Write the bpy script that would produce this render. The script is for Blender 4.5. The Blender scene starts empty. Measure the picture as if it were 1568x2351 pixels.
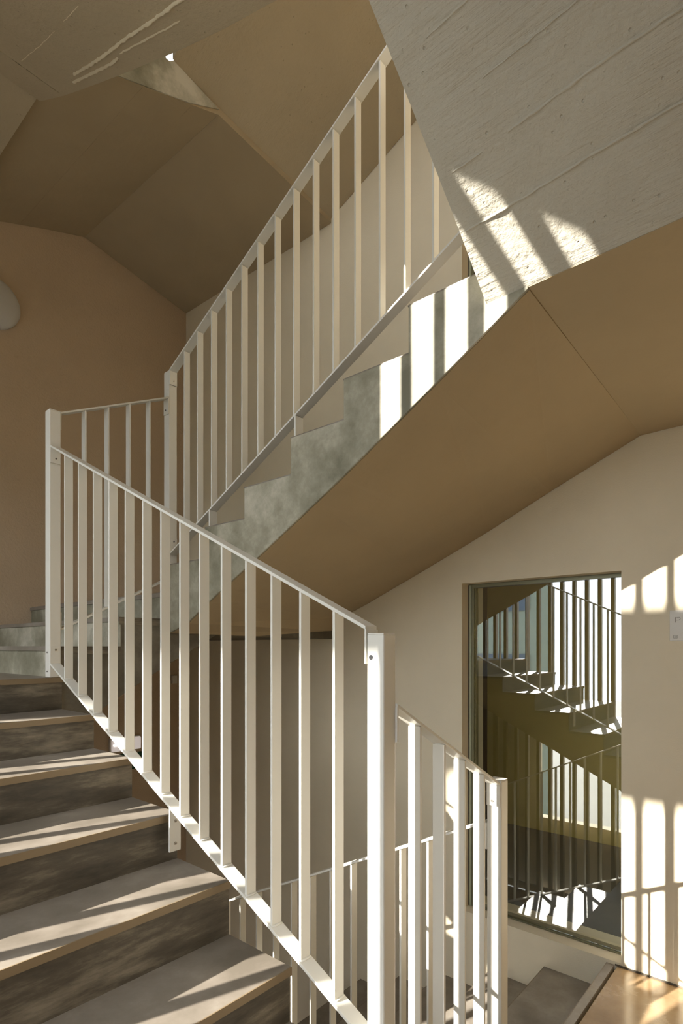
import bpy, bmesh, math, random
from mathutils import Vector, Matrix
random.seed(7)

# ------------------------------------------------------------------ frame of reference
# x = across the stair (towards the window wall), y = along the flights (away from the lens side), z = up.
ZO = 1.727            # the storey landing is z = 0; heights below are written relative to the eye (1.727 m)
def V(u, v, z): return (v, u, z + ZO)

# ------------------------------------------------------------------ camera
scene = bpy.context.scene
YAW = -0.8603
cam_d = bpy.data.cameras.new('camera'); cam = bpy.data.objects.new('camera', cam_d)
scene.collection.objects.link(cam); scene.camera = cam
cam.location = (0, 0, ZO)
fwd = Vector((-math.sin(YAW), math.cos(YAW), 0))
cam.rotation_euler = fwd.to_track_quat('-Z', 'Y').to_euler()
cam_d.sensor_fit = 'AUTO'; cam_d.sensor_width = 36.0
cam_d.lens = 1301.4 / 2351 * 36.0
cam_d.shift_x = 0.0
cam_d.shift_y = (1485 - 1175.5) / 2351
cam_d.clip_start = 0.02; cam_d.clip_end = 300

# ------------------------------------------------------------------ light
TAN_E = 0.36; PHI = math.atan(0.320)
world = bpy.data.worlds.new('sky'); scene.world = world; world.use_nodes = True
bg = world.node_tree.nodes['Background']
bg.inputs['Color'].default_value = (0.88, 0.93, 1.0, 1); bg.inputs['Strength'].default_value = 3.7
sd = bpy.data.lights.new('sun', 'SUN'); sun = bpy.data.objects.new('sun', sd); scene.collection.objects.link(sun)
sd.energy = 16.5; sd.angle = math.radians(0.53); sd.color = (1.0, 0.945, 0.865)
sdir = Vector((math.cos(PHI), -math.sin(PHI), -TAN_E))
sun.rotation_euler = sdir.to_track_quat('-Z', 'Y').to_euler(); sun.location = (-6, 4, 8)
scene.view_settings.view_transform = 'Standard'; scene.view_settings.look = 'None'
scene.view_settings.gamma = 1.0; scene.view_settings.use_curve_mapping = False
scene.view_settings.exposure = 0.48

# ------------------------------------------------------------------ materials
def new_mat(name):
    m = bpy.data.materials.new(name); m.use_nodes = True
    nt = m.node_tree; return m, nt, nt.nodes['Principled BSDF']
def N(nt, t, **kw):
    n = nt.nodes.new(t)
    for k, v in kw.items(): setattr(n, k, v)
    return n
def coords(nt, scale=(1, 1, 1), rot=(0, 0, 0)):
    tc = N(nt, 'ShaderNodeTexCoord'); mp = N(nt, 'ShaderNodeMapping')
    mp.inputs['Scale'].default_value = scale; mp.inputs['Rotation'].default_value = rot
    nt.links.new(tc.outputs['Object'], mp.inputs['Vector']); return mp.outputs['Vector']
def noise(nt, vec, scale, detail=4, rough=0.55):
    n = N(nt, 'ShaderNodeTexNoise'); n.inputs['Scale'].default_value = scale
    n.inputs['Detail'].default_value = detail; n.inputs['Roughness'].default_value = rough
    nt.links.new(vec, n.inputs['Vector']); return n.outputs['Fac']
def ramp(nt, fac, stops):
    r = N(nt, 'ShaderNodeValToRGB'); cr = r.color_ramp
    while len(cr.elements) < len(stops): cr.elements.new(0.5)
    for e, (p, c) in zip(cr.elements, stops):
        e.position = p; e.color = (*c, 1)
    nt.links.new(fac, r.inputs['Fac']); return r.outputs['Color']
def math_n(nt, op, a, b):
    n = N(nt, 'ShaderNodeMath', operation=op)
    for i, x in enumerate((a, b)):
        if isinstance(x, (int, float)): n.inputs[i].default_value = x
        else: nt.links.new(x, n.inputs[i])
    return n.outputs[0]
def bump(nt, bsdf, height, strength, dist):
    b = N(nt, 'ShaderNodeBump'); b.inputs['Strength'].default_value = strength; b.inputs['Distance'].default_value = dist
    nt.links.new(height, b.inputs['Height']); nt.links.new(b.outputs['Normal'], bsdf.inputs['Normal'])
def srgb(r, g, b):
    f = lambda c: ((c / 255 + 0.055) / 1.055) ** 2.4 if c > 10 else c / 255 / 12.92
    return (f(r), f(g), f(b))

def plaster(name, col, grain, depth, var=0.06):
    m, nt, b = new_mat(name)
    v = coords(nt)
    a = noise(nt, v, 1.4, 5)
    c0 = tuple(x * (1 - var) for x in col); c1 = tuple(min(1, x * (1 + var)) for x in col)
    nt.links.new(ramp(nt, a, [(0.3, c0), (0.7, c1)]), b.inputs['Base Color'])
    b.inputs['Roughness'].default_value = 0.9
    bump(nt, b, noise(nt, v, grain, 3, 0.6), 0.6, depth)
    return m
def board_concrete(name, col, rough_amt=1.0):
    """painted board-marked concrete: fine blisters, faint board grain along the flight, pin holes"""
    m, nt, b = new_mat(name)
    v = coords(nt); vs = coords(nt, (26, 2.2, 26))
    a = noise(nt, v, 1.1, 6)
    c0 = tuple(x * 0.90 for x in col); c1 = tuple(min(1, x * 1.08) for x in col)
    nt.links.new(ramp(nt, a, [(0.3, c0), (0.72, c1)]), b.inputs['Base Color'])
    b.inputs['Roughness'].default_value = 0.85
    fine = noise(nt, v, 55, 5, 0.6); grain = noise(nt, vs, 1.6, 4, 0.6); big = noise(nt, v, 7, 4)
    patch = ramp(nt, noise(nt, v, 1.7, 3), [(0.45, (0, 0, 0)), (0.62, (1, 1, 1))])
    vo = N(nt, 'ShaderNodeTexVoronoi'); vo.inputs['Scale'].default_value = 24; nt.links.new(v, vo.inputs['Vector'])
    pit = ramp(nt, vo.outputs['Distance'], [(0.04, (0, 0, 0)), (0.10, (1, 1, 1))])
    h = math_n(nt, 'ADD', math_n(nt, 'MULTIPLY', fine, 0.5), math_n(nt, 'MULTIPLY', big, 1.2))
    h = math_n(nt, 'ADD', h, math_n(nt, 'MULTIPLY', math_n(nt, 'MULTIPLY', grain, patch), 1.1))
    h = math_n(nt, 'ADD', h, math_n(nt, 'MULTIPLY', pit, 0.35))
    bump(nt, b, h, 0.7, 0.006 * rough_amt)
    return m
def microcement(name, lo, mid, hi, rot=0.0, rough=0.5, stretch=(1, 1, 1)):
    m, nt, b = new_mat(name)
    v = coords(nt); v2 = coords(nt, stretch, (rot, rot * 0.6, 0))
    n1 = noise(nt, v2, 3.2, 8, 0.68); n2 = noise(nt, v, 1.3, 3)
    f = math_n(nt, 'ADD', math_n(nt, 'MULTIPLY', n1, 0.65), math_n(nt, 'MULTIPLY', n2, 0.35))
    nt.links.new(ramp(nt, f, [(0.40, lo), (0.5, mid), (0.62, hi)]), b.inputs['Base Color'])
    b.inputs['Roughness'].default_value = rough
    nt.links.new(ramp(nt, n1, [(0.3, (rough - .1,) * 3), (0.7, (rough + .12,) * 3)]), b.inputs['Roughness'])
    bump(nt, b, noise(nt, v2, 20, 5), 0.25, 0.002)
    return m
def plain(name, col, rough=0.5, metal=0.0, **kw):
    m, nt, b = new_mat(name)
    a = noise(nt, coords(nt), 6, 3)
    nt.links.new(ramp(nt, a, [(0.3, tuple(x * 0.97 for x in col)), (0.7, col)]), b.inputs['Base Color'])
    b.inputs['Roughness'].default_value = rough; b.inputs['Metallic'].default_value = metal
    return m

M = {}
TAN = srgb(214, 201, 177)
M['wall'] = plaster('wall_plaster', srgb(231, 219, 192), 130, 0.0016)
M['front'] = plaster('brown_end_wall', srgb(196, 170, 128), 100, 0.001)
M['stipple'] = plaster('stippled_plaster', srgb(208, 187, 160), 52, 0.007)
M['soffit'] = board_concrete('painted_concrete', srgb(180, 165, 137))
M['soffit_ridge'] = plaster('raised_board_seam', srgb(214, 200, 170), 60, 0.002)
M['soffit_pale'] = board_concrete('painted_concrete_pale', srgb(193, 187, 171), 1.9)
M['soffit_smooth'] = plaster('painted_soffit', srgb(174, 157, 127), 20, 0.003)
M['side'] = microcement('grey_microcement', srgb(120, 116, 96), srgb(154, 149, 129), srgb(198, 192, 173), 0.5, 0.55)
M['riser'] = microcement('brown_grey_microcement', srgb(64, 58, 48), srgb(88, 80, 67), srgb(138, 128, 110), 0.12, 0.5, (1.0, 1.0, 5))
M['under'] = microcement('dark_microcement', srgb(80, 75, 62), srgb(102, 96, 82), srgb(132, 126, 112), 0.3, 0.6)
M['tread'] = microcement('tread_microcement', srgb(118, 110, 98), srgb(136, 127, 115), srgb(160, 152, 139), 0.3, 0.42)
M['landing'] = microcement('landing_microcement', srgb(150, 124, 92), srgb(166, 140, 106), srgb(182, 158, 124), 0.3, 0.22)
M['nosing'] = plain('tan_nosing', srgb(132, 113, 85), 0.5)
M['nosing_dark'] = plain('grey_nosing', srgb(128, 116, 100), 0.5)
M['white'] = plain('cream_lacquered_steel', srgb(226, 223, 213), 0.38)
M['screw'] = plain('steel_screw', (0.35, 0.33, 0.3), 0.3, 0.9)
M['hole'] = plain('screw_recess', (0.03, 0.03, 0.03), 0.6)
M['frame'] = plain('olive_aluminium', srgb(122, 120, 92), 0.35, 0.3)
M['frame_pale'] = plain('pale_green_aluminium', srgb(176, 182, 160), 0.3, 0.3)
M['gasket'] = plain('black_gasket', (0.015, 0.02, 0.02), 0.5)
M['slat'] = plain('bronze_slat', srgb(150, 134, 108), 0.5)
M['lamp'] = plain('opal_lamp_shade', srgb(205, 203, 200), 0.45)
M['plate'] = plain('white_sign_plate', srgb(226, 222, 212), 0.4)
M['ink'] = plain('engraved_lettering', srgb(120, 112, 96), 0.5)
M['green'] = plain('green_sign', srgb(8, 70, 42), 0.4)
M['far'] = plain('far_render', srgb(128, 140, 130), 0.9)
M['farw'] = plain('far_white', srgb(200, 204, 205), 0.9)
M['fard'] = plain('far_dark_glass', srgb(60, 80, 100), 0.15)
M['ground'] = plain('street_paving', srgb(172, 170, 164), 0.9)
M['room'] = plaster('room_wall', srgb(212, 196, 120), 60, 0.001)
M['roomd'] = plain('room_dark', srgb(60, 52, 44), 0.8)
M['roomf'] = plain('room_floor', srgb(92, 94, 92), 0.6)
g, nt, b = new_mat('window_glass'); M['glass'] = g
b.inputs['Base Color'].default_value = (0.84, 0.87, 0.82, 1); b.inputs['Roughness'].default_value = 0.0
b.inputs['Transmission Weight'].default_value = 1.0; b.inputs['IOR'].default_value = 2.15
e, nt, b = new_mat('led_diffuser'); M['led'] = e
b.inputs['Base Color'].default_value = (0.85, 0.82, 0.80, 1); b.inputs['Roughness'].default_value = 0.25
b.inputs['Emission Color'].default_value = (1, 0.88, 0.84, 1); b.inputs['Emission Strength'].default_value = 0.28
e, nt, b = new_mat('led_dot'); M['dot'] = e
b.inputs['Base Color'].default_value = (1, 1, 1, 1); b.inputs['Emission Color'].default_value = (1, 0.95, 0.92, 1)
b.inputs['Emission Strength'].default_value = 3.0

e, nt, b = new_mat('lit_diffuser'); M['lit'] = e
b.inputs['Emission Color'].default_value = (1, 0.93, 0.75, 1); b.inputs['Emission Strength'].default_value = 26.0

# ------------------------------------------------------------------ mesh helpers
C = scene.collection
def link(name, bm, mat, parent=None, smooth=False, bevel=0.0):
    bmesh.ops.recalc_face_normals(bm, faces=bm.faces)
    me = bpy.data.meshes.new(name); bm.to_mesh(me); bm.free()
    if smooth:
        for p in me.polygons: p.use_smooth = True
    me.materials.append(M[mat] if isinstance(mat, str) else mat)
    o = bpy.data.objects.new(name, me); C.objects.link(o)
    if bevel:
        md = o.modifiers.new('bevel', 'BEVEL'); md.width = bevel; md.segments = 2; md.limit_method = 'ANGLE'
    if parent is not None:
        o.parent = parent
        o.matrix_parent_inverse = Matrix.Translation(-parent.location)
    return o
def thing(name, label, cat, u, v, z, group=None):
    o = bpy.data.objects.new(name, None); o.empty_display_size = 0.1; C.objects.link(o)
    o.location = V(u, v, z); o['label'] = label; o['category'] = cat
    if group: o['group'] = group
    return o
def struct(o): o['kind'] = 'structure'; return o
def tag(o, label, cat, group=None):
    o['label'] = label; o['category'] = cat
    if group: o['group'] = group
    return o
def box(bm, u0, u1, v0, v1, z0, z1):
    vs = [bm.verts.new(V(u, v, z)) for u in (u0, u1) for v in (v0, v1) for z in (z0, z1)]
    for f in ((0, 1, 3, 2), (4, 6, 7, 5), (0, 4, 5, 1), (2, 3, 7, 6), (0, 2, 6, 4), (1, 5, 7, 3)):
        bm.faces.new([vs[i] for i in f])
def obox(name, u0, u1, v0, v1, z0, z1, mat, parent=None, bevel=0.0):
    bm = bmesh.new(); box(bm, u0, u1, v0, v1, z0, z1); return link(name, bm, mat, parent, bevel=bevel)
def loft(bm, ring_a, ring_b, caps=True):
    a = [bm.verts.new(p) for p in ring_a]; b = [bm.verts.new(p) for p in ring_b]; n = len(a)
    for i in range(n): bm.faces.new((a[i], a[(i + 1) % n], b[(i + 1) % n], b[i]))
    if caps: bm.faces.new(a); bm.faces.new(b[::-1])
def prism_uz(name, prof_a, v0, v1, mat, parent=None, prof_b=None, bevel=0.0):
    bm = bmesh.new(); prof_b = prof_b or prof_a
    loft(bm, [V(u, v0, z) for u, z in prof_a], [V(u, v1, z) for u, z in prof_b]); return link(name, bm, mat, parent, bevel=bevel)
def prism_vz(name, prof_a, u0, u1, mat, parent=None, prof_b=None, bevel=0.0):
    bm = bmesh.new(); prof_b = prof_b or prof_a
    loft(bm, [V(u0, v, z) for v, z in prof_a], [V(u1, v, z) for v, z in prof_b]); return link(name, bm, mat, parent, bevel=bevel)
def ridge(name, pts, w, hgt, parent, mat, nrm=(0, 0, -1)):
    """an irregular raised board seam running along a soffit (points in u, v, z)"""
    bm = bmesh.new(); prev = None; n = Vector((nrm[1], nrm[0], nrm[2])).normalized()
    P = []
    for a, b2 in zip(pts, pts[1:]):
        k = max(2, int(math.dist(a, b2) / 0.02))
        for i in range(k): P.append(tuple(a[j] + (b2[j] - a[j]) * i / k for j in range(3)))
    P.append(pts[-1])
    for i, p in enumerate(P):
        c = Vector(V(*p)) + n * 0.0005; j = random.uniform(-1, 1) * 0.0015
        ww = w * random.uniform(0.7, 1.25); hh = hgt * random.uniform(0.55, 1.2)
        if i in (0, len(P) - 1): hh = 0.0002
        side = Vector((1, 0, -n.x / n.z if abs(n.z) > .2 else 0)).normalized()
        ring = [bm.verts.new(c + side * (j + s * ww) + n * h) for s, h in ((-1, -0.004), (-0.35, hh), (0.35, hh * 0.9), (1, -0.004))]
        if prev:
            for a_, b_ in zip(range(3), range(1, 4)): bm.faces.new((prev[a_], prev[b_], ring[b_], ring[a_]))
        prev = ring
    return link(name, bm, mat, parent, smooth=True)
def cyl(bm, c, axis, r, h, seg=20):
    """c centre of the base in blender coordinates, axis a Vector"""
    q = Vector(axis).to_track_quat('Z', 'Y')
    a = [bm.verts.new(Vector(c) + q @ Vector((r * math.cos(t), r * math.sin(t), 0))) for t in [2 * math.pi * i / seg for i in range(seg)]]
    b2 = [bm.verts.new(v.co + q @ Vector((0, 0, h))) for v in a]
    for i in range(seg): bm.faces.new((a[i], a[(i + 1) % seg], b2[(i + 1) % seg], b2[i]))
    bm.faces.new(a); bm.faces.new(b2[::-1])

# ================================================================== SETTING
FAR, NEAR, WALL, FAC = 4.90, -1.25, 3.30, -0.30
OUT = -0.25          # street-side edge of the flights and landings
TOP, BOT = 4.9, -3.15
W0, W1 = 0.850, 1.807                         # window opening along the wall
def wall_with_windows():
    bm = bmesh.new(); t = WALL + 0.30
    box(bm, NEAR - .3, W0, WALL, t, BOT, TOP); box(bm, W1, FAR + .3, WALL, t, BOT, TOP)
    box(bm, W0, W1, WALL, t, BOT, -1.708); box(bm, W0, W1, WALL, t, 0.411, 1.49)
    box(bm, W0, W1, WALL, t, 3.60, TOP)
    return link('wall_right', bm, 'wall')
struct(wall_with_windows())
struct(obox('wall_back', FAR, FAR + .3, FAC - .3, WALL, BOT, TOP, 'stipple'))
struct(obox('wall_front', NEAR - .3, NEAR, FAC - .3, WALL, BOT, TOP, 'front'))
bm = bmesh.new(); t = TOP + .2
box(bm, NEAR, 3.9, FAC - .3, WALL, TOP, t); box(bm, 4.45, FAR, FAC - .3, WALL, TOP, t); box(bm, 3.9, 4.45, FAC - .3, 2.4, TOP, t); box(bm, 3.9, 4.45, 2.95, WALL, TOP, t)
struct(link('ceiling', bm, 'wall'))
# unseen solid panels added behind the slats to darken the stairwell
bm = bmesh.new(); box(bm, 2.3, FAR, FAC - .24, FAC - .10, 1.40, TOP); box(bm, 2.85, FAR, FAC - .24, FAC - .10, BOT, -.50); box(bm, NEAR, 0.10, FAC - .24, FAC - .10, BOT, TOP)
struct(link('wall_left_light_block', bm, 'wall'))
struct(obox('floor', NEAR, FAR, FAC, WALL, BOT - .2, BOT, 'landing'))

def window(n, zb, zt):
    g0 = WALL + 0.088
    bm = bmesh.new(); w = 0.038
    box(bm, W1 - w, W1, g0, g0 + .07, zb, zt); box(bm, W0, W0 + .004, g0, g0 + .07, zb, zt)
    box(bm, W0 + .004, W1 - w, g0, g0 + .07, zt - .022, zt); box(bm, W0 + .004, W1 - w, g0, g0 + .07, zb, zb + .008)
    f = struct(link('window_%d' % n, bm, 'frame'))
    obox('window_gasket', W1 - .006, W1 - .001, g0 - .004, g0 - .0005, zb, zt - .004, 'gasket', f)
    obox('frame_bead', W1 - .020, W1 - .007, g0 - .006, g0 - .0005, zb, zt - .004, 'frame_pale', f)
    obox('pane', W0 + .005, W1 - w - .001, g0 + .012, g0 + .022, zb + .009, zt - .023, 'glass', f)
    return f
window(1, -1.704, 0.409)
window(2, 1.494, 3.598)
# the room behind the lower window
R0, R1, RV = -0.6, 2.6, 5.27
bm = bmesh.new(); box(bm, R0, R1, WALL + .31, RV, -1.85, -1.727); struct(link('floor', bm, 'roomf'))
bm = bmesh.new(); box(bm, R0, R1, RV, RV + .1, -1.8, .9); struct(link('wall_room_back', bm, 'room'))
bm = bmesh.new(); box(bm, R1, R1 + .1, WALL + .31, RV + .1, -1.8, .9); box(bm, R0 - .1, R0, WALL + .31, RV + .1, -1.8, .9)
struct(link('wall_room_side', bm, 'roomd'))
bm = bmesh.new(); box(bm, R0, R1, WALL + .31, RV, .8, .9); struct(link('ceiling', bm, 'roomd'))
cl = thing('added_room_lamp', 'added lamp, out of view, brightening the room behind the lower window', 'lamp', .15, 4.6, .74)  # added above the view to brighten the room wall
obox('lamp_housing', -.05, .35, 4.45, 4.75, .765, .799, 'plate', cl, .004)
obox('lamp_diffuser', -.03, .33, 4.47, 4.73, .75, .7645, 'lit', cl, .004)
bm = bmesh.new(); box(bm, R0, R1 + .2, WALL + .31, RV, 1.30, 1.42); box(bm, R0, R1 + .2, RV, RV + .1, 1.4, 3.8); box(bm, R0, R1 + .2, WALL + .31, RV, 3.7, 3.8)
box(bm, R0 - .1, R0, WALL + .31, RV, 1.3, 3.8); box(bm, R1 + .2, R1 + .3, WALL + .31, RV, 1.3, 3.8)
struct(link('wall_upper_room', bm, 'roomd'))

# ================================================================== STAIR FLIGHTS
TT = 0.022                                    # tread covering thickness
def flight(name, label, u_n, z_n, v0, v1, depth_prof, up_dir, u_back, nos_mat, tread_mats=None, soffit='soffit_smooth', side='side', depth_prof_b=None, gap=0.0):
    """u_n, z_n: nosing positions from the bottom step up; up_dir +1 rises with u, -1 against it.
       depth_prof: underside polyline (u, z) from the bottom end to the top end."""
    root = thing(name, label, 'stair flight', u_n[0], (v0 + v1) / 2, z_n[0] - 0.17)
    # stepped body under the coverings
    top = []
    zlow = z_n[0] - (z_n[1] - z_n[0])
    for i, (u, z) in enumerate(zip(u_n, z_n)):
        zb = z_n[i - 1] if i else zlow
        ur = u + up_dir * 0.012
        top += [(ur, zb - TT), (ur, z - TT)]
    top.append((u_back, z_n[-1] - TT))
    prof = top + depth_prof[::-1]
    prof_b = top + (depth_prof_b or depth_prof)[::-1]
    bm = bmesh.new()
    loft(bm, [V(u, v0, z) for u, z in prof], [V(u, v1, z) for u, z in prof_b])
    body = link('stringer_slab', bm, soffit, root)
    # riser, tread and nosing of every step
    for i, (u, z) in enumerate(zip(u_n, z_n)):
        nxt = u_n[i + 1] + up_dir * 0.012 if i + 1 < len(u_n) else u_back
        zb = z_n[i - 1] if i else zlow
        tm = (tread_mats or {}).get(i, 'tread')
        a, c = sorted((u + up_dir * 0.004, nxt)); 
        obox('tread', a, c, v0 + gap, v1, z - TT, z, tm, root)
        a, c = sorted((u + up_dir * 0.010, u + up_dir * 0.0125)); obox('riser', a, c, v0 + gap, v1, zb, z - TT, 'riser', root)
        a, c = sorted((u, u + up_dir * 0.004)); obox('nosing', a, c, v0 + gap, v1, z - TT - .003, z + .0005, nos_mat, root)
    return root, body

# lower left flight (rises away from the lens)
An = [0.94, 1.271, 1.574, 1.890, 2.226, 2.567, 2.905]
Az = [-1.172, -1.000, -0.812, -0.636, -0.469, -0.313, -0.153]
fa, _ = flight('stair_flight', 'grey microcement stair flight at lower left with tan nosings, climbing to the upper left', An, Az, OUT, 1.24,
       [(0.95, -1.55), (2.93, -0.58)], +1, 2.93, 'nosing')
# middle flight (rises towards the lens, left to right); its well side is exposed
Bn = [2.870, 2.530, 2.205, 1.874, 1.555, 1.227, 0.894]
Bz = [0.470, 0.636, 0.790, 0.959, 1.129, 1.312, 1.480]
Bbot = [(2.930, 0.079), (2.854, 0.082), (2.691, 0.131), (2.503, 0.236), (2.319, 0.328), (2.098, 0.438), (1.715, 0.638), (1.572, 0.713), (1.106, 0.977), (0.754, 1.183)]
Bwal = [(u * 1.028, z * 1.028) for u, z in [(2.930, 0.060), (2.854, 0.120), (2.762, 0.215), (2.503, 0.312), (2.319, 0.390), (2.098, 0.480), (1.717, 0.642), (1.572, 0.705), (1.198, 0.880), (0.733, 1.085)]]
def b_flight():
    root = thing('stair_flight', 'concrete stair flight crossing the middle, stepped grey side, climbing left to right', 'stair flight', 2.93, 2.5, 0.32)
    top = [(2.930, 0.32 - .001)]
    zb = 0.32
    for u, z in zip(Bn, Bz): top += [(u, zb), (u, z)]; zb = z
    u_end = 0.754
    top.append((u_end, 1.480))
    prof = top + Bbot[::-1]; profw = top + Bwal[::-1]
    TH = 0.012
    shift = lambda pr, d: [(u, z - d) for u, z in pr]
    # the slab with the painted soffit
    bm = bmesh.new(); loft(bm, [V(u, 1.832, z) for u, z in prof], [V(u, WALL - .003, z) for u, z in profw]); link('stringer_slab', bm, 'soffit_smooth', root)
    # grey rendered side, slightly proud
    bm = bmesh.new(); loft(bm, [V(u, 1.82, z) for u, z in prof], [V(u, 1.8315, z) for u, z in prof]); link('side_face', bm, 'side', root, bevel=0.004)
    for i, (u, z) in enumerate(zip(Bn, Bz)):
        nxt = Bn[i + 1] if i + 1 < 7 else 0.754
        obox('tread', nxt + .001, u + .006, 1.826, WALL - .002, z + .0005, z + .006, 'tread', root)
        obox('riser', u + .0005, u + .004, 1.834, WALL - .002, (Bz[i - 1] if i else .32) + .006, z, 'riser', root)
    return root
fb = b_flight()
# lower flight down from the storey landing
Cn = [0.925 + 0.345 * k for k in range(6)][::-1]; Cz = [-1.727 - 0.150 * k for k in range(6)][::-1]
fc, _ = flight('stair_flight', 'brown grey stair flight at bottom right going down to the left below the window', Cn, Cz, 1.82, WALL,
       [(2.95, -2.95), (0.86, -2.06)], -1, 0.885, 'nosing_dark', {6: 'landing'})

# far corner landings and the short flight of three steps between them
root = thing('stair_landing', 'grey microcement corner landing with three short steps beside the left wall', 'stair landing', 2.93, 1.5, -0.32)
bm = bmesh.new()
prof = [(OUT, -.153 - TT), (1.225, -.153 - TT), (1.225, .003 - TT), (1.560, .003 - TT), (1.560, .163 - TT), (1.845, .163 - TT), (1.845, .315), (WALL - .003, .315),
        (WALL - .003, .060), (2.20, .077), (1.863, -.097), (1.635, -.223), (1.465, -.323), (1.24, -.45), (OUT, -.45)]
loft(bm, [V(2.9305, v, z) for v, z in prof], [V(FAR - .003, v, z) for v, z in prof]); link('landing_slab', bm, 'under', root)
for vv, za, zb in ((1.225, -.153, .003 - TT), (1.560, .003, .163 - TT), (1.845, .163, .293)):
    obox('riser', 2.931, FAR - .003, vv - .0025, vv - .0003, za, zb, 'side', root)
bm = bmesh.new(); prof2 = [(OUT, -.1755), (1.225, -.1755), (1.225, -.455), (OUT, -.455)]
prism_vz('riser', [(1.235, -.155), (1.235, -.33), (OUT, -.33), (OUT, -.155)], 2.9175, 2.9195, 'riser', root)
for (v0, v1, z) in ((OUT, 1.225, -.153), (1.213, 1.560, .003), (1.548, 1.845, .163)):
    obox('tread', 2.9195 if v0 < 0 else 2.931, FAR, v0 + .004, v1, z - TT, z, 'tread', root)
    if v0 > 0:
        obox('nosing', 2.9295, FAR, v0, v0 + .004, z - TT - .002, z + .0005, 'tread', root)
        obox('tread_end', 2.9255, 2.9300, v0 + .002, v1 + .0, z - TT - .020, z - .001, 'riser', root)
obox('nosing', 2.9295, FAR, 1.833, 1.8448, .293, .3155, 'tread', root)
obox('tread', 2.8745, FAR, 1.845, WALL - .002, .3155, .322, 'tread', root)

# near end: storey landing (bottom right) and the corner towards the left flight
root = thing('stair_landing', 'shiny brown microcement landing at the bottom right corner under the window wall', 'stair landing', .5, 2.6, -1.9)
obox('landing_slab', NEAR, 0.88, 1.245, WALL - .003, -2.06, -1.750, 'soffit_smooth', root)
obox('landing_covering', NEAR, 0.868, 1.83, WALL - .004, -1.749, -1.7275, 'landing', root)
for k, (vv, z) in enumerate(((1.83, -1.533), (1.53, -1.34))):
    obox('riser', NEAR, 0.88, vv - .003, vv, z - .193, z, 'riser', root)
    obox('tread', NEAR, 0.885, (1.53 if k == 0 else OUT), vv, z - .16, z, 'tread', root)
obox('side_edge', 0.8805, 0.888, OUT, 1.83, -1.74, -1.53, 'riser', root)
trim = struct(obox('trim_1', NEAR, 0.88, WALL - .006, WALL - .0005, -1.7265, -1.719, 'riser'))

# upper near corner: pale board-marked underside rising towards the street side
root = thing('stair_slab', 'pale board-marked concrete underside of the flight above, upper right corner', 'concrete soffit', .5, 1.5, 1.9)
prof = [(1.822, 1.188), (1.620, 1.345), (1.363, 1.531), (1.156, 1.672), (0.83, 1.900), (OUT, 1.900), (OUT, 2.2), (0.83, 2.2), (1.822, 1.75)]
profn = [(v, z + .03) for v, z in prof]
us = [0.902, 0.6, 0.3, 0.0, -0.4, NEAR]
bm = bmesh.new(); rings = []
for k, u in enumerate(us):
    rings.append([bm.verts.new(V(u, v, z + (.02 * (0.9 - u)))) for v, z in prof])
n = len(prof)
for a, b2 in zip(rings, rings[1:]):
    for i in range(n): bm.faces.new((a[i], a[(i + 1) % n], b2[(i + 1) % n], b2[i]))
bm.faces.new(rings[0]); bm.faces.new(rings[-1][::-1])
link('soffit_slab', bm, 'soffit_pale', root)
nw = Vector((-.675, 0, -1)).normalized()
NRM = (0, nw.x, nw.z)
def on_pale(u, v):
    pp = [(1.822, 1.188), (1.620, 1.345), (1.363, 1.531), (1.156, 1.672), (0.83, 1.900)]
    for (a, za), (b2, zb) in zip(pp, pp[1:]):
        if b2 <= v <= a: return (u, v, za + (zb - za) * (a - v) / (a - b2) + .02 * (0.9 - u))
    return (u, v, 1.9)
def pale_ridge(uv, w, h): ridge('board_seam', [on_pale(*q) for q in uv], w, h, root, 'soffit_pale', NRM)
pale_ridge([(.885, 1.638), (.75, 1.636), (.62, 1.631), (.50, 1.626), (.275, 1.622), (-.2, 1.62)], .006, .0038)
pale_ridge([(.68, 1.500), (.52, 1.492), (.41, 1.486), (.25, 1.484), (-.2, 1.48)], .006, .003)
pale_ridge([(.86, 1.510), (.76, 1.507)], .004, .003)
pale_ridge([(.70, 1.39), (.45, 1.38), (.2, 1.375), (-.2, 1.37)], .004, .0025)
pale_ridge([(.80, 1.27), (.55, 1.262)], .004, .002)
# flat underside of the upper landing on the window side
root = thing('stair_landing', 'tan painted underside of the landing above the window, right edge', 'stair landing', .3, 2.6, 1.2)
bm = bmesh.new()
loft(bm, [V(.7535, 1.823, 1.189), V(NEAR, 1.823, 1.231), V(NEAR, 1.823, 1.478), V(.7535, 1.823, 1.478)],
         [V(.7535, WALL - .003, 1.115), V(NEAR, WALL - .003, 1.17), V(NEAR, WALL - .003, 1.478), V(.7535, WALL - .003, 1.478)])
link('landing_slab', bm, 'soffit_smooth', root)

# flight above on the street side
root = thing('stair_slab', 'dark board-marked concrete underside of a flight above, top left corner', 'concrete soffit', 2, .5, 2.3)
edge = [(.903, 1.885), (1.372, 2.082), (1.614, 2.171), (1.888, 2.284), (2.339, 2.486), (2.689, 2.650), (2.90, 2.752), (3.18, 2.900), (3.20, 2.935)]
prism_uz('soffit_slab', edge + [(3.20, 3.25), (.903, 2.25)], -.30, 1.24, 'soffit', root)
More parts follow.
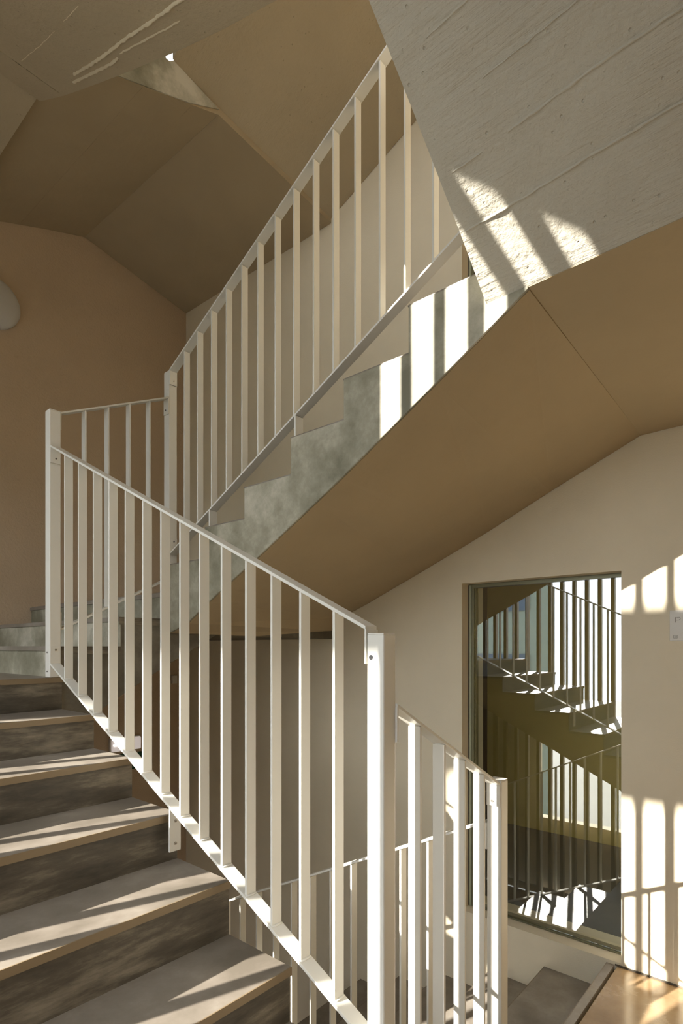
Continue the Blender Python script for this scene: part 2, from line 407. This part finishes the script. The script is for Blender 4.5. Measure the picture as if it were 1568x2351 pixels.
# unseen beam added along the street side to trim the sun stripes
prism_uz('sun_trim_beam', [(NEAR + .01, 1.850), (.903, 1.855), (1.25, 2.035), (1.25, 2.35), (NEAR + .01, 2.25)], OUT - .012, OUT - .001, 'soffit', root)
obox('landing_slab', 3.2005, FAR, -.30, 1.24, 2.945, 3.25, 'soffit', root)
ns = Vector((0, .43, -1)).normalized(); NR2 = (ns.y, 0, ns.z)
def on_dark(u, v):
    for (a, za), (b2, zb) in zip(edge, edge[1:]):
        if a <= u <= b2: return (u, v, za + (zb - za) * (u - a) / (b2 - a))
    return (u, v, 1.885)
def dark_ridge(uv, w, h): ridge('board_seam', [on_dark(*q) for q in uv], w, h, root, 'soffit_ridge', NR2)
dark_ridge([(1.3, 1.10), (1.705, 1.101), (1.801, 1.108), (2.033, 1.120), (2.243, 1.140), (2.438, 1.155), (2.62, 1.165)], .006, .011)
dark_ridge([(1.75, 1.154), (1.936, 1.156), (2.093, 1.160), (2.20, 1.163)], .004, .005)
dark_ridge([(2.23, 1.176), (2.306, 1.183), (2.517, 1.190), (2.70, 1.196)], .006, .010)
dark_ridge([(2.898, .2), (2.898, .947), (2.898, 1.06), (2.898, 1.22)], .004, .003)
dark_ridge([(2.86, 1.03), (2.57, 1.008), (2.12, .962)], .003, .0015)
# far upper corner: sloping soffit and landing soffit
root = thing('stair_landing', 'brown painted underside of the landing at the far upper left, above the round lamp', 'stair landing', 3.5, 2.2, 3.3)
bm = bmesh.new()
pa = [(1.245, 2.985), (1.553, 3.114), (1.85, 3.232), (2.223, 3.384), (WALL - .003, 3.303)]
pb = [(1.245, 3.165), (1.613, 3.316), (1.93, 3.435), (2.278, 3.556), (WALL - .003, 3.348)]
loft(bm, [V(2.945, v, z) for v, z in pa] + [V(2.945, WALL - .003, 3.60), V(2.945, 2.0, 3.45), V(2.945, 1.83, 3.45), V(2.945, 1.245, 3.45)],
         [V(FAR - .003, v, z) for v, z in pb] + [V(FAR - .003, WALL - .003, 3.75), V(FAR - .003, 2.0, 3.75), V(FAR - .003, 1.83, 3.75), V(FAR - .003, 1.245, 3.75)])
link('soffit_slab', bm, 'soffit_smooth', root)
prism_vz('end_face', [(1.25, 2.990), (1.553, 3.116), (1.80, 3.215), (2.0, 3.296), (2.223, 3.415), (1.895, 3.468), (1.865, 3.44), (1.842, 3.442), (1.83, 4.2), (1.25, 4.2)], 2.938, 2.9449, 'side', root)
def seam(pts, w=.0025, h=.0012, mat='soffit_smooth', nr=(0, 0, -1)): return ridge('board_seam', pts, w, h, root, mat, nr)
seam([(2.96, 2.03, 3.306), (4.87, 2.07, 3.483)]); seam([(2.96, 1.70, 3.173), (4.87, 1.75, 3.364)], .002, .001); seam([(2.96, 2.223, 3.384), (4.87, 2.276, 3.553)], .003, .0015)
# flight above on the window side
root = thing('stair_slab', 'tan concrete underside of the flight above, top centre behind the railing', 'concrete soffit', 2, 2.5, 3.5)
ub = [(2.935, 3.466), (2.0, 3.815), (0.0, 4.56)]; uw = [(3.03, 3.307), (2.0, 3.69), (0.0, 4.44)]
bm = bmesh.new()
loft(bm, [V(u, 1.885, z) for u, z in ub] + [V(0, 1.885, 4.85), V(2.935, 1.885, 3.70)],
         [V(u, WALL - .003, z) for u, z in uw] + [V(0, WALL - .003, 4.85), V(3.03, WALL - .003, 3.70)])
link('soffit_slab', bm, 'soffit', root)
pts = [(2.938, 1.888, 3.463), (2.956, 2.2, 3.427), (2.985, 2.6, 3.382), (3.005, 2.9, 3.347), (3.025, 3.28, 3.304)]
ridge('board_seam', pts, .004, .002, root, 'soffit', (.1, 0, -1))

# ================================================================== RAILINGS
RW = 0.050          # rail flat bar width
def bar_box(bm, u0, u1, v0, v1, zb, zt):
    """upright bar whose ends follow the rail slope: zb, zt are functions of the coordinate along the rail"""
    box(bm, u0, u1, v0, v1, zb, zt)
def rail_bar(name, axis, a0, a1, za0, za1, c0, c1, t, root, bevel=.0015):
    """flat bar running along axis from a0 to a1, top heights za0, za1, occupying c0..c1 across"""
    bm = bmesh.new()
    pt = (lambda a, c, z: V(a, c, z)) if axis == 'u' else (lambda a, c, z: V(c, a, z))
    ring = lambda a, z: [pt(a, c0, z), pt(a, c1, z), pt(a, c1, z - t), pt(a, c0, z - t)]
    loft(bm, ring(a0, za0), ring(a1, za1)); return link(name, bm, 'white', root, bevel=bevel)
def baluster(axis, a, w, zb, zt, c0, c1, root):
    bm = bmesh.new()
    if axis == 'u': box(bm, a - w, a, c0, c1, zb, zt)
    else: box(bm, c0, c1, a, a + w, zb, zt)
    return link('baluster', bm, 'white', root, bevel=.001)
def screws(root, pts, axis, r=.005):
    for p in pts:
        bm = bmesh.new(); cyl(bm, Vector(V(*p)), Vector(axis), r, .003, 14); s = link('screw', bm, 'screw', root)
        bm = bmesh.new(); cyl(bm, Vector(V(*p)) + Vector(axis) * .0028, Vector(axis), r * .42, .0008, 10); h = link('screw_socket', bm, 'hole', s)
def weld(root, axis, a, zb, c0, c1):
    """little weld fillet at the foot of a baluster"""
    bm = bmesh.new()
    cc = V(a, (c0 + c1) / 2, zb) if axis == 'u' else V((c0 + c1) / 2, a, zb)
    w = (c1 - c0) / 2 + .004
    bmesh.ops.create_icosphere(bm, subdivisions=2, radius=1, matrix=Matrix.Translation(Vector(cc)) @ Matrix.Diagonal((w, .007, .004, 1) if axis == 'u' else (.007, w, .004, 1)))
    return link('weld_bead', bm, 'white', root, smooth=True)
BA = [2.768, 2.623, 2.478, 2.337, 2.200, 2.064, 1.934, 1.807, 1.686, 1.561, 1.434, 1.312, 1.187, 1.055]
BB = [2.791, 2.663, 2.535, 2.407, 2.28, 2.157, 2.03, 1.903, 1.776, 1.656, 1.532, 1.402, 1.278, 1.148, 1.022]
BT = .009
SX = Vector((-1, 0, 0)); SY = Vector((0, -1, 0))
# railing of the lower left flight
ra = thing('stair_railing', 'white flat-bar railing in front sloping down to the right between two white posts', 'railing', 1.9, 1.2, -0.7)
tA = lambda u: 0.993 - 0.4755 * (2.903 - u); bA = lambda u: -0.083 - 0.4885 * (2.903 - u)
rail_bar('top_rail', 'u', 2.912, 0.932, tA(2.912), tA(.932), 1.180, 1.180 + RW, .011, ra)
rail_bar('bottom_rail', 'u', 2.912, 0.932, bA(2.912), bA(.932), 1.180, 1.180 + RW, .011, ra)
for a in BA:
    baluster('u', a, BT, bA(a - BT) - .001, tA(a - BT) - .010, 1.187, 1.187 + .039, ra); weld(ra, 'u', a - BT, bA(a - BT), 1.187, 1.226)
obox('fixing_plate', 2.906, 2.9125, 1.180, 1.230, tA(2.906) - .085, tA(2.906) - .008, 'white', ra, .001)
obox('fixing_plate', 2.906, 2.9125, 1.180, 1.230, bA(2.906) - .002, bA(2.906) + .082, 'white', ra, .001)
obox('fixing_plate', 0.9275, 0.934, 1.178, 1.230, tA(.93) - .10, tA(.93) - .008, 'white', ra, .001)
screws(ra, [(2.906, 1.208, tA(2.906) - .062), (2.906, 1.206, bA(2.906) + .066)], SY)
obox('bracket', 1.857, 1.866, 1.180, 1.228, -0.765, bA(1.86) - .009, 'white', ra, .001)
screws(ra, [(1.857, 1.204, -.652), (1.857, 1.204, -.736)], SY, .006)
# railing of the middle flight
rb = thing('stair_railing', 'white flat-bar railing rising to the upper right above the stepped grey edge', 'railing', 1.9, 1.88, 1.0)
tB = lambda u: 1.628 + 0.5175 * (2.919 - u); bB = lambda u: 0.553 + 0.514 * (2.919 - u)
rail_bar('top_rail', 'u', 2.928, 0.93, tB(2.928), tB(.93), 1.856, 1.856 + RW, .010, rb)
rail_bar('bottom_rail', 'u', 2.928, 0.93, bB(2.928), bB(.93), 1.856, 1.856 + RW, .010, rb)
for a in BB:
    baluster('u', a, BT, bB(a) - .001, tB(a) - .009, 1.863, 1.863 + .037, rb); weld(rb, 'u', a - BT / 2, bB(a - BT / 2), 1.863, 1.900)
obox('fixing_plate', 2.921, 2.9275, 1.856, 1.906, tB(2.921) - .090, tB(2.921) - .008, 'white', rb, .001)
obox('fixing_plate', 2.921, 2.9275, 1.856, 1.906, bB(2.921) - .002, bB(2.921) + .082, 'white', rb, .001)
screws(rb, [(2.921, 1.884, tB(2.921) - .066), (2.921, 1.884, bB(2.921) + .066)], SY)
obox('bracket', 1.8785, 1.8885, 1.856, 1.906, 0.824, bB(1.884) - .009, 'white', rb, .001)
obox('bracket', 2.5355, 2.5450, 1.856, 1.906, 0.49, bB(2.54) - .009, 'white', rb, .001)
# short railing at the far end
rc = thing('stair_railing', 'short white railing section at the far left between the two far posts', 'railing', 2.95, 1.54, 0.3)
tC = lambda v: 1.181 + .461 * (v - 1.241); bC = lambda v: .092 + .506 * (v - 1.241)
rail_bar('top_rail', 'v', 1.2405, 1.8505, tC(1.2405), tC(1.8505), 2.925, 2.975, .010, rc)
rail_bar('bottom_rail', 'v', 1.2405, 1.8505, bC(1.2405), bC(1.8505), 2.925, 2.975, .010, rc)
for a in (1.363, 1.486, 1.610, 1.731):
    bm = bmesh.new(); box(bm, 2.930, 2.970, a, a + BT, bC(a) - .002, tC(a) - .008); link('baluster', bm, 'white', rc, bevel=.001); weld(rc, 'v', a + BT / 2, bC(a), 2.932, 2.968)
obox('fixing_plate', 2.925, 2.975, 1.2365, 1.243, tC(1.24) - .09, tC(1.24) - .006, 'white', rc, .001)
obox('fixing_plate', 2.925, 2.975, 1.2365, 1.243, bC(1.24) - .002, bC(1.24) + .082, 'white', rc, .001)
obox('fixing_plate', 2.925, 2.975, 1.849, 1.855, tC(1.85) - .10, tC(1.85) - .006, 'white', rc, .001)
screws(rc, [(2.952, 1.849, tC(1.85) - .075)], SX)
# short railing at the near end
rd = thing('stair_railing', 'short white railing section in the lower right between the wide post and the window post', 'railing', .9, 1.54, -1.3)
tD = lambda v: -.150 - .5222 * (v - 1.234); bD = lambda v: tD(v) - 1.09
rail_bar('top_rail', 'v', 1.234, 1.853, tD(1.234), tD(1.853), .866, .916, .010, rd)
rail_bar('bottom_rail', 'v', 1.234, 1.853, bD(1.234), bD(1.853), .866, .916, .010, rd)
for a in (1.350, 1.482, 1.608, 1.740):
    bm = bmesh.new(); box(bm, .871, .911, a, a + BT, bD(a + BT) - .002, tD(a + BT) - .009); link('baluster', bm, 'white', rd, bevel=.001)
    bm = bmesh.new(); bmesh.ops.create_icosphere(bm, subdivisions=1, radius=.006, matrix=Matrix.Translation(Vector(V(.891, a + BT / 2, tD(a) - .012))) @ Matrix.Diagonal((1.2, 3.2, .6, 1))); link('weld_bead', bm, 'white', rd, smooth=True)
obox('fixing_plate', .866, .916, 1.2325, 1.239, tD(1.24) - .10, tD(1.24) - .006, 'white', rd, .001)
obox('fixing_plate', .866, .916, 1.8485, 1.855, tD(1.85) - .085, tD(1.85) - .006, 'white', rd, .001)
screws(rd, [(.894, 1.8485, tD(1.85) - .067)], SX)
# railing of the flight going down under the window
re_ = thing('stair_railing', 'white railing descending to the left behind the front railing, below the window', 'railing', 1.9, 1.88, -2.3)
tE = lambda u: -.616 - .4846 * (u - .923); bE = lambda u: tE(u) - 1.075
rail_bar('top_rail', 'u', 2.85, .925, tE(2.85), tE(.925), 1.856, 1.906, .010, re_)
rail_bar('bottom_rail', 'u', 2.85, .925, bE(2.85), bE(.925), 1.856, 1.906, .010, re_)
for a in [2.80, 2.674, 2.548, 2.421, 2.294, 2.167, 2.042, 1.919, 1.796, 1.674, 1.554, 1.427, 1.299, 1.172, 1.045]:
    baluster('u', a, BT, bE(a) - .001, tE(a) - .009, 1.863, 1.900, re_); weld(re_, 'u', a - BT / 2, bE(a), 1.863, 1.9)
obox('fixing_plate', .919, .9255, 1.856, 1.906, tE(.925) - .10, tE(.925) - .006, 'white', re_, .001)

def post(label, u, v, z0, z1, extra=()):
    p = thing('railing_post', label, 'post', u + .027, v + .027, z0)
    obox('post_tube', u, u + .0545, v, v + .0545, z0, z1 - .003, 'white', p, .004)
    obox('post_cap', u + .001, u + .0535, v + .001, v + .0535, z1 - .004, z1, 'white', p, .0015)
    return p
p1 = post('tall white square post at the left, top of the front railing', 2.913, 1.180, -.1525, 1.177)
screws(p1, [(2.94, 1.180, -.028), (2.94, 1.180, -.122)], SX, .004)
p2 = post('white square post at the far corner where the middle railing begins', 2.9285, 1.856, .3225, 1.620)
p3 = post('wide bright white post in the foreground at the lower end of the front railing', .872, 1.180, -1.3395, .036)
bm = bmesh.new(); cyl(bm, Vector(V(.913, 1.1806, -.028)), SX, .0065, .0012, 16); link('bolt_hole', bm, 'hole', p3)
p4 = post('white square post standing in front of the dark window', .864, 1.856, -1.7270, -.467)
# p5 = post('white post mostly hidden behind the upper right concrete', .864, 1.912, 1.487, 2.60)

# ================================================================== FITTINGS
# round lamp on the end wall
lp = thing('wall_lamp', 'round grey white wall lamp cut by the left edge on the tan wall', 'lamp', FAR, 1.551, 2.65)
bm = bmesh.new(); seg = 64; prof = [(.0, .085), (.10, .083), (.155, .074), (.185, .058), (.197, .036), (.195, .014), (.185, .006)]
rings = []
for r, d in prof:
    rings.append([bm.verts.new(V(FAR - d, 1.551 + r * math.cos(t), 2.65 + r * math.sin(t))) for t in [2 * math.pi * i / seg for i in range(seg)]] if r else [bm.verts.new(V(FAR - d, 1.551, 2.65))])
for i in range(seg): bm.faces.new((rings[0][0], rings[1][i], rings[1][(i + 1) % seg]))
for a, b2 in zip(rings[1:], rings[2:]):
    for i in range(seg): bm.faces.new((a[i], a[(i + 1) % seg], b2[(i + 1) % seg], b2[i]))
link('lamp_shade', bm, 'lamp', lp, smooth=True)
bm = bmesh.new(); cyl(bm, Vector(V(FAR, 1.551, 2.65)), SY, .165, .012, 48); link('lamp_base', bm, 'gasket', lp)

# floor sign with the letter
sg = thing('sign_plate', 'small white plate with a letter P on the right wall beside the window', 'sign', .53, WALL, .1)
obox('plate', .457, .619, WALL - .006, WALL - .0005, .031, .186, 'plate', sg, .0015)
def strip(bm, pts, w, v=WALL - .0066):
    for (a, b2), (c, d) in zip(pts, pts[1:]):
        du, dz = c - a, d - b2; L = math.hypot(du, dz); nx, nz = -dz / L * w / 2, du / L * w / 2; ex, ez = du / L * w / 2, dz / L * w / 2
        q = [(a - ex + nx, b2 - ez + nz), (c + ex + nx, d + ez + nz), (c + ex - nx, d + ez - nz), (a - ex - nx, b2 - ez - nz)]
        loft(bm, [V(x, v, y) for x, y in q], [V(x, v + .0008, y) for x, y in q])
bm = bmesh.new()
PX, PZ = .593, .1496
strip(bm, [(PX, PZ), (PX, PZ - .025)], .0022)
strip(bm, [(PX - .006, PZ), (PX - .018, PZ), (PX - .0215, PZ - .004), (PX - .0215, PZ - .009), (PX - .017, PZ - .0135), (PX - .006, PZ - .0145)], .0018)
link('letter_p', bm, 'ink', sg)
bm = bmesh.new(); sq = [(.6009, .0581), (.5849, .0581), (.5849, .0437), (.6009, .0437), (.6009, .0581)]
strip(bm, sq, .0014); strip(bm, [(.5978, .0540), (.5885, .0540), (.5885, .0473), (.5978, .0473)], .0014); strip(bm, [(.5952, .0504), (.5921, .0504)], .0014)
link('square_emblem', bm, 'ink', sg)

# emergency light and the green sign below it on the end wall
em = thing('emergency_light', 'small lit clear emergency light on the dark end wall behind the front railing', 'lamp', FAR, 2.56, -.87)
obox('housing', FAR - .035, FAR - .0005, 2.490, 2.783, -.950, -.822, 'plate', em, .006)
obox('diffuser', FAR - .062, FAR - .035, 2.497, 2.776, -.943, -.829, 'led', em, .010)
for k in range(4):
    bm = bmesh.new(); bmesh.ops.create_uvsphere(bm, u_segments=12, v_segments=8, radius=.011, matrix=Matrix.Translation(Vector(V(FAR - .062, 2.515 + .022 * k, -.881)))); link('led_dot', bm, 'dot', em, smooth=True)
gs = thing('exit_sign', 'green emergency sign just under the small emergency light on the end wall', 'sign', FAR, 2.62, -1.02)
obox('sign_panel', FAR - .02, FAR - .0005, 2.57, 2.87, -1.13, -.980, 'green', gs, .002)
bm = bmesh.new(); v_ = FAR - .0206
box(bm, v_, v_ + .0008, 2.60, 2.70, -1.02, -1.005)
link('white_marks', bm, 'plate', gs)
sw = tag(obox('wall_sensor', FAR - .03, FAR - .0005, 3.13, 3.18, -.36, -.28, 'plate', None, .004), 'tiny pale sensor box on the dark wall between the railing bars, left of centre', 'sensor')

# ================================================================== STREET SIDE SCREEN
sc = thing('slat_screen', 'tall screen of vertical slats on the open street side, seen mirrored in the window', 'screen', 2, FAC, -3.1)
SP = .1475; PH = -.002
k = int((NEAR) / SP); u = k * SP + PH
while u < FAR - .05:
    if u > NEAR + .05:
        hw = .028 if u < 1.68 else .019
        obox('slat', u - hw, u + hw, FAC - .03, FAC + .03, BOT, TOP, 'slat', sc)
    u += SP
obox('screen_rail', NEAR, FAR, FAC - .075, FAC - .038, BOT, BOT + .08, 'slat', sc)
# low plinth under the open screen
struct(obox('wall_street_low', NEAR, FAR, FAC - .28, FAC - .14, BOT, -2.2, 'wall'))

# ================================================================== STREET
struct(obox('floor_street', -60, 70, -60, -.75, -6.2, -6.0, 'ground'))
wk = thing('sun_block_bridge', 'unseen raised slab added across the street to block a band of sun', 'sun_blocker', -5, -8.1, 3)  # added out of view; its shadow darkens a band of the stairwell
obox('sun_block_deck', -30, 5.58, -8.2, -8.0, 3.50, 4.50, 'farw', wk)
for x in (-29, -15): obox('pier', x, x + .6, -8.19, -8.01, -6, 3.5, 'farw', wk)
tw = thing('building', 'tall grey building added across the street to block sun, mirrored at the left of the window', 'building', 12, -11, -6)  # added to block the sun; side slanted to let other rays past
def skewed(name, u0, u1, z0, z1):
    bm = bmesh.new()
    loft(bm, [V(u0, -8.3, z0), V(u1, -8.3, z0), V(u1, -14, z0), V(u0 + 2.1, -14, z0)], [V(u0, -8.3, z1), V(u1, -8.3, z1), V(u1, -14, z1), V(u0 + 2.1, -14, z1)])
    return link(name, bm, 'far', tw)
skewed('wall', 5.60, 26, -6, 13)
obox('sun_block_overhang', 4.80, 5.59, -8.9, -8.3, 4.47, 13, 'far', tw)  # added block keeping sun off the upper window wall
for i in range(7):
    for j in range(6):
        w = obox('window', 6.2 + i * 2.8, 8.2 + i * 2.8, -8.299, -8.26, -5.0 + j * 3, -3.2 + j * 3, 'fard', tw)
nb = thing('building', 'low grey green building across the street mirrored at the right of the window', 'building', -5, -18, -6)
obox('wall', -30, 5, -24, -16, -6, .75, 'far', nb)
obox('roof', -30.2, 5.2, -24, -15.7, .75, 1.0, 'farw', nb)
for i in range(11):
    for j in range(2):
        obox('window', -29 + i * 3, -27.2 + i * 3, -15.99, -15.95, -4.6 + j * 2.6, -3.0 + j * 2.6, 'fard', nb)
